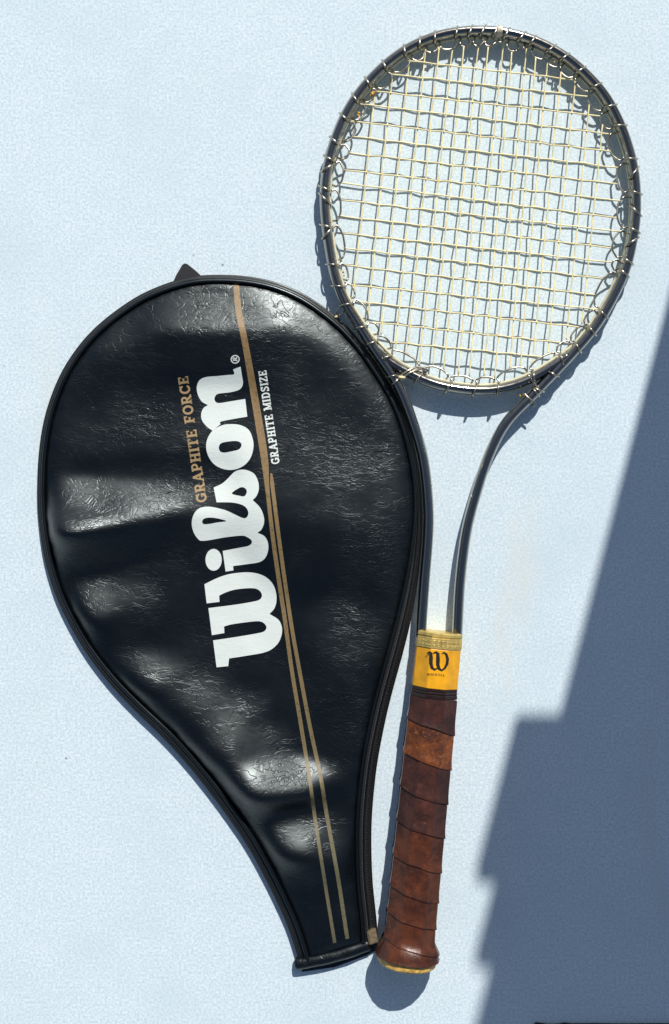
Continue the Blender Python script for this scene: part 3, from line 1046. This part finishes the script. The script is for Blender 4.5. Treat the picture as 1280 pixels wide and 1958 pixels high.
def panel_z(x, y):
    x = np.asarray(x, float); y = np.asarray(y, float)
    x0, y0, h, Z_ = SG
    u = np.clip((x - x0) / h, 1.001, Z_.shape[1] - 3.001); v_ = np.clip((y - y0) / h, 1.001, Z_.shape[0] - 3.001)
    i, j = u.astype(int), v_.astype(int)
    fu, fv = u - i, v_ - j
    def wts(t):
        return [(-t ** 3 + 3 * t ** 2 - 3 * t + 1) / 6, (3 * t ** 3 - 6 * t ** 2 + 4) / 6, (-3 * t ** 3 + 3 * t ** 2 + 3 * t + 1) / 6, t ** 3 / 6]
    wu, wv = wts(fu), wts(fv)
    z = 0
    for a in range(4):
        for b in range(4):
            z = z + wv[a] * wu[b] * Z_[j + a - 1, i + b - 1]
    _, e_ = panel_base(x, y)
    return z - 0.8 * np.exp(-(e_ / 2.0) ** 2)

V, F = fill([panel_edge], [], grid=1.7)
Z = panel_z(V[:, 0], V[:, 1])
front = mesh_obj('front_panel', np.column_stack([V, Z]), F, M_vinyl, cover)

# gusset: a band from the panel seam down to the ground
zs = 8.0
def gus(i):
    a = inset[i]
    return [(a + 1.2, 5.6), (a - 0.4, zs - 0.2), (a * 0.55, 7.2), (0.9, 6.0), (0.0, 4.5), (0.5, 2.4), (1.6, 0.3), (a + 6, 0.3)]
gv, gf = [], []
for i in range(NS):
    for d_, z_ in gus(i):
        p = side[i] + sn[i] * d_
        gv.append((p[0], p[1], z_))
m_ = 8
for i in range(NS - 1):
    for k in range(m_ - 1):
        gf.append((i * m_ + k, i * m_ + k + 1, (i + 1) * m_ + k + 1, (i + 1) * m_ + k))
mesh_obj('gusset', gv, gf, M_tape, cover)
# piping along the seam and along the outer rim
def piping(d, z, r, name, mat):
    P = off(d)
    P3 = np.column_stack([P, np.full(NS, z) if np.isscalar(z) else z])
    v, f = tube_frame(smooth_line(P3, 3), r, 10)
    return mesh_obj(name, v, f, mat, cover)
piping(inset - 0.5, 8.2, 1.55, 'seam_piping', M_pipe)
piping(np.full(NS, 0.9), 4.6, 1.15, 'rim_piping', M_pipe)
piping(inset * 0.5 + 0.3, 7.4, 0.75, 'welt_cord', M_pipe)
# stitches along the zip tape on the right (pale dots)
# zip teeth: one fine coil along the gusset on the lower right
zi = [i for i in range(NS) if right[i] > 0.25]
P = off(np.maximum(inset * 0.28, 1.6))
zp = []
tt = 0.0
for a in zi[:-1]:
    for q in range(4):
        f_ = q / 4
        p = P[a] * (1 - f_) + P[a + 1] * f_
        nn = sn[a]
        ph = tt
        zp.append((p[0] + nn[0] * 0.9 * math.cos(ph), p[1] + nn[1] * 0.9 * math.cos(ph), 6.6 + 0.35 * math.sin(ph)))
        tt += math.pi / 2
v, f = tube_frame(np.array(zp), 0.2, 5)
mesh_obj('zip_coil', v, f, M_tape, cover)

# stitches along the zip tape
sv, sf = [], []
P = off(inset * 0.62)
for i in range(top_i + 20, NS - 2):
    if right[i] < 0.2: continue
    for q in (0.1, 0.6):
        c0 = P[i] * (1 - q) + P[i + 1] * q
        t0_, n0_ = st_[i], sn[i]
        o_ = len(sv)
        for a_, b_, z_ in ((-.32, -.14, 7.45), (.32, -.14, 7.45), (.32, .14, 7.45), (-.32, .14, 7.45), (0, 0, 7.75)):
            sv.append((c0[0] + t0_[0] * a_ + n0_[0] * b_, c0[1] + t0_[1] * a_ + n0_[1] * b_, z_))
        sf += [(o_, o_ + 1, o_ + 4), (o_ + 1, o_ + 2, o_ + 4), (o_ + 2, o_ + 3, o_ + 4), (o_ + 3, o_, o_ + 4)]
M_thread = simple('grey_thread', (0.10, 0.10, 0.10), 0.6, var=0.4)
so_ = mesh_obj('stitching', sv, sf, M_thread, cover)
so_['kind'] = 'stuff'

# hem roll at the open end
hemA = np.array([*W(566, 1843, 5)[:2]]); hemB = np.array([*W(706, 1806, 5)[:2]])
hp = []
for t in np.linspace(0, 1, 40):
    p = hemA * (1 - t) + hemB * t
    hp.append((p[0], p[1] - 1.2 * math.sin(math.pi * t), 4.9 + 1.3 * math.sin(math.pi * t) + 0.12 * math.sin(t * 11)))
v, f = sweep(smooth_line(np.array(hp), 1), lambda i: [(a * (4.4 + 0.12 * math.sin(i * 0.5)), b * (3.6 + 0.1 * math.sin(i * 0.7))) for a, b in circle(1, 16)])
mesh_obj('hem_roll', v, f, M_vinyl, cover)
# back panel lip below the hem
bk = [W(578, 1857, 1), W(640, 1848, 1), W(700, 1826, 1), W(722, 1815, 1), W(722, 1796, 1), W(640, 1815, 1), W(574, 1832, 1)]
bk2 = [(x, y) for x, y, _ in bk]
V2, F2 = fill([bk2])
nb_ = len(V2)
vb = [(x, y, 2.2) for x, y in V2] + [(x, y, 0.4) for x, y in V2]
fb = [tuple(t) for t in F2] + [tuple(i + nb_ for i in t[::-1]) for t in F2]
m7 = len(bk2)
pol = [int(np.argmin(((V2 - np.array(q)) ** 2).sum(1))) for q in bk2]
fb += [(pol[i], pol[(i + 1) % m7], pol[(i + 1) % m7] + nb_, pol[i] + nb_) for i in range(m7)]
mesh_obj('back_panel_lip', vb, fb, M_vinyl, cover, False)
# brass end stop of the zip
def quad_block(name, corners_px, z0, z1, mat, parent, bev=0.6):
    bm = bmesh.new()
    lo_ = [bm.verts.new(Vector((*W(x, y, z1)[:2], z0)) * 0.001) for x, y in corners_px]
    hi_ = [bm.verts.new(Vector((*W(x, y, z1)[:2], z1)) * 0.001) for x, y in corners_px]
    n = len(corners_px)
    bm.faces.new(hi_); bm.faces.new(lo_[::-1])
    for i in range(n):
        bm.faces.new((lo_[i], lo_[(i + 1) % n], hi_[(i + 1) % n], hi_[i]))
    bmesh.ops.recalc_face_normals(bm, faces=bm.faces[:])
    bmesh.ops.bevel(bm, geom=bm.edges[:], offset=bev * 0.001, segments=2, affect='EDGES')
    me = bpy.data.meshes.new(name); bm.to_mesh(me); bm.free()
    me.materials.append(mat)
    o = bpy.data.objects.new(name, me); C.objects.link(o); o.parent = parent
    return o
quad_block('zip_stop', [(702, 1782), (719, 1777), (724, 1803), (706, 1809)], 2.0, 10.5, M_tab, cover, 0.8)
# hanging tab at the top
tab = [(330, 541), (338, 524), (350, 504), (356, 503), (363, 508), (374, 517), (385, 527), (378, 534), (355, 538)]
quad_block('hanging_tab', tab, 1.0, 4.0, M_cloth, cover, 0.5)

# ------------------------------------------------------------------ printing on the cover
def print_on(polys_px, holes_px, name, mat, lift=0.16, grid=1.8):
    # pixels -> place on the panel: two rounds to account for the height of the vinyl
    def flat(P):
        q = np.array([W(x, y, 14)[:2] for x, y in P])
        for _ in range(3):
            z = panel_z(q[:, 0], q[:, 1])
            q = np.array([W(x, y, zz)[:2] for (x, y), zz in zip(P, z)])
        return q
    polys = [flat(P) for P in polys_px]
    holes = [flat(P) for P in holes_px]
    V, F = fill(polys, holes, grid=grid)
    z = panel_z(V[:, 0], V[:, 1]) + lift
    return mesh_obj(name, np.column_stack([V, z]), F, mat, front)

def c1(P, sm=3, soft=True):
    q = [(300 + x / 3.0115, 640 + y / 3.0115) for x, y in P]
    return q
def rounded(P, sharp=(), n=5):
    """smooth closed outline through P, keeping the listed corners sharp"""
    m = len(P)
    out = []
    for i in range(m):
        p0, p1, p2, p3 = [np.array(P[(i + k) % m], float) for k in (-1, 0, 1, 2)]
        if i in sharp: p0 = 2 * p1 - p2
        if (i + 1) % m in sharp: p3 = 2 * p2 - p1
        for k in range(n):
            t = k / n
            out.append(0.5 * ((2 * p1) + (p2 - p0) * t + (2 * p0 - 5 * p1 + 4 * p2 - p3) * t * t + (3 * p1 - p0 - 3 * p2 + p3) * t ** 3))
    return [tuple(q) for q in out]

LW = [(275, 1437), (288, 1547), (362, 1538), (360, 1502), (400, 1483), (450, 1468), (520, 1460), (570, 1462), (598, 1480), (606, 1505), (590, 1527), (540, 1540), (440, 1556), (298, 1574),
      (318, 1730), (390, 1718), (388, 1680), (430, 1668), (520, 1655), (590, 1650), (622, 1665), (632, 1688), (615, 1710), (560, 1723), (440, 1743), (325, 1760),
      (345, 1915), (412, 1908), (417, 1864), (520, 1848), (610, 1832), (660, 1812), (700, 1775), (720, 1725), (720, 1680), (700, 1640), (650, 1608),
      (678, 1575), (690, 1530), (686, 1480), (668, 1435), (635, 1400), (590, 1378), (530, 1368), (460, 1372), (400, 1383), (340, 1405)]
LW_S = {0, 1, 2, 3, 13, 14, 15, 16, 25, 26, 27, 28, 36}
LI = [(380, 1245), (397, 1364), (442, 1357), (440, 1332), (530, 1320), (590, 1310), (625, 1285), (642, 1240), (640, 1195), (620, 1160), (580, 1140), (603, 1122), (618, 1085), (616, 1045),
      (595, 995), (553, 952), (575, 928), (588, 890), (584, 845), (562, 802), (520, 780), (480, 778), (445, 792), (410, 828), (375, 858), (328, 880), (345, 965), (430, 966), (485, 977),
      (516, 997), (528, 1025), (520, 1050), (498, 1056), (450, 1035), (400, 1012), (340, 996), (290, 990), (245, 1000), (215, 1032), (202, 1080), (210, 1130), (235, 1172), (270, 1187),
      (400, 1166), (490, 1157), (520, 1165), (545, 1183), (547, 1200), (528, 1216), (480, 1226)]
LI_S = {0, 1, 2, 3, 10, 15, 25, 26}
LI_H = [[(262, 1075), (275, 1058), (310, 1053), (350, 1058), (402, 1073), (350, 1081), (300, 1090), (270, 1090)],
        [(433, 914), (470, 885), (495, 878), (515, 890), (518, 910), (505, 930), (478, 928)]]
DOT = [(328 + 47 * math.cos(a), 1296 + 63 * math.sin(a)) for a in np.linspace(0, 2 * math.pi, 28, endpoint=False)]
LO = [(418, 515), (480, 520), (530, 548), (553, 600), (557, 650), (540, 710), (500, 755), (440, 778), (380, 772), (330, 745), (298, 700), (285, 650), (292, 600), (322, 553), (370, 524)]
LO_H = [(358, 650), (368, 627), (400, 617), (455, 612), (482, 621), (488, 640), (474, 660), (440, 670), (390, 679), (366, 672)]
LN = [(440, 200), (483, 184), (491, 235), (497, 275), (490, 302), (468, 320), (420, 332), (355, 340), (337, 355), (333, 375), (345, 391), (370, 393), (430, 383), (510, 370), (516, 420), (522, 472),
      (460, 482), (385, 496), (365, 504), (368, 515), (322, 553), (290, 530), (262, 495), (256, 460), (268, 425), (295, 405), (260, 385), (237, 345), (231, 300), (247, 262), (285, 244), (350, 238), (410, 232), (446, 227)]
LN_S = {0, 1, 13, 15, 19, 20, 25}
script = [c1(rounded(LW, LW_S)), c1(rounded(LI, LI_S)), c1(DOT), c1(rounded(LO)), c1(rounded(LN, LN_S))]
hol = [c1(rounded(LI_H[0])), c1(rounded(LI_H[1])), c1(rounded(LO_H))]
print_on(script, hol, 'script_lettering', M_white)
# registered mark
cc = (452, 142)
ringo = [(cc[0] + 26 * math.cos(a), cc[1] + 25 * math.sin(a)) for a in np.linspace(0, 2 * math.pi, 28, endpoint=False)]
ringi = [(cc[0] + 20 * math.cos(a), cc[1] + 19 * math.sin(a)) for a in np.linspace(0, 2 * math.pi, 28, endpoint=False)]
print_on([c1(ringo)], [c1(ringi)], 'registered_mark', M_white, 0.16, None)
tr = place_text('R', (465, 155), (462, 128), (-26, -3), lambda q: q)
print_on([c1(P) for P in tr], [], 'registered_mark', M_white, 0.18, None)
t1 = place_text('GRAPHITE FORCE', (291, 962), (181, 236), (-60, 9), lambda q: q)
print_on([c1(P) for P in t1], [], 'gold_lettering', M_gold_t, 0.16, None)
t2 = place_text('GRAPHITE MIDSIZE', (709, 742), (631, 203), (-47, 7), lambda q: q)
print_on([c1(P) for P in t2], [], 'white_lettering', M_white, 0.16, None)
# stripes
sa = [(446, 542), (452, 599), (464, 658), (484, 773), (500, 872), (508.5, 939), (520, 1038), (534.5, 1138), (541, 1180), (555, 1282), (572, 1384), (588.5, 1486), (599, 1563), (617, 1680), (637, 1803)]
wa = [11, 12, 12, 14, 14, 8, 8, 8, 8, 7.5, 7.5, 7, 7, 6.5, 6.5]
sb = [(519, 905), (522.5, 939), (535, 1038), (549, 1138), (560, 1210), (573, 1282), (592, 1384), (613.5, 1486), (626, 1563), (647, 1680), (664.5, 1795)]
sa_pts = [(x + (5.5 if i < 5 else 3.5), y) for i, (x, y) in enumerate(sa)]
cs = catmull([(x, y, w_) for (x, y), w_ in zip(sa_pts, wa)], 8)
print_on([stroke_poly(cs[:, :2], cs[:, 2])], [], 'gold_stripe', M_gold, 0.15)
cs = catmull([(x, y, 7.4) for x, y in sb], 8)
cs[:6, 2] = np.linspace(3.5, 7.4, 6)
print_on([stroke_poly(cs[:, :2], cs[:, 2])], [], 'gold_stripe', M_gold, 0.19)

# ------------------------------------------------------------------ black strap peeping in at the lower right edge
strap = [(1016, 1990), (1024, 1954), (1036, 1955.5), (1046, 1957.5), (1070, 1957), (1080, 1954.6), (1092, 1956.4), (1140, 1956.2), (1200, 1956.8), (1260, 1956.2), (1330, 1957), (1340, 1992)]
so = quad_block('black_strap', [(x, y + 2.0) for x, y in strap], 0.3, 2.2, M_cloth, None, 0.4)
so['label'] = 'edge of a black strap just entering the bottom right'
so['category'] = 'strap'
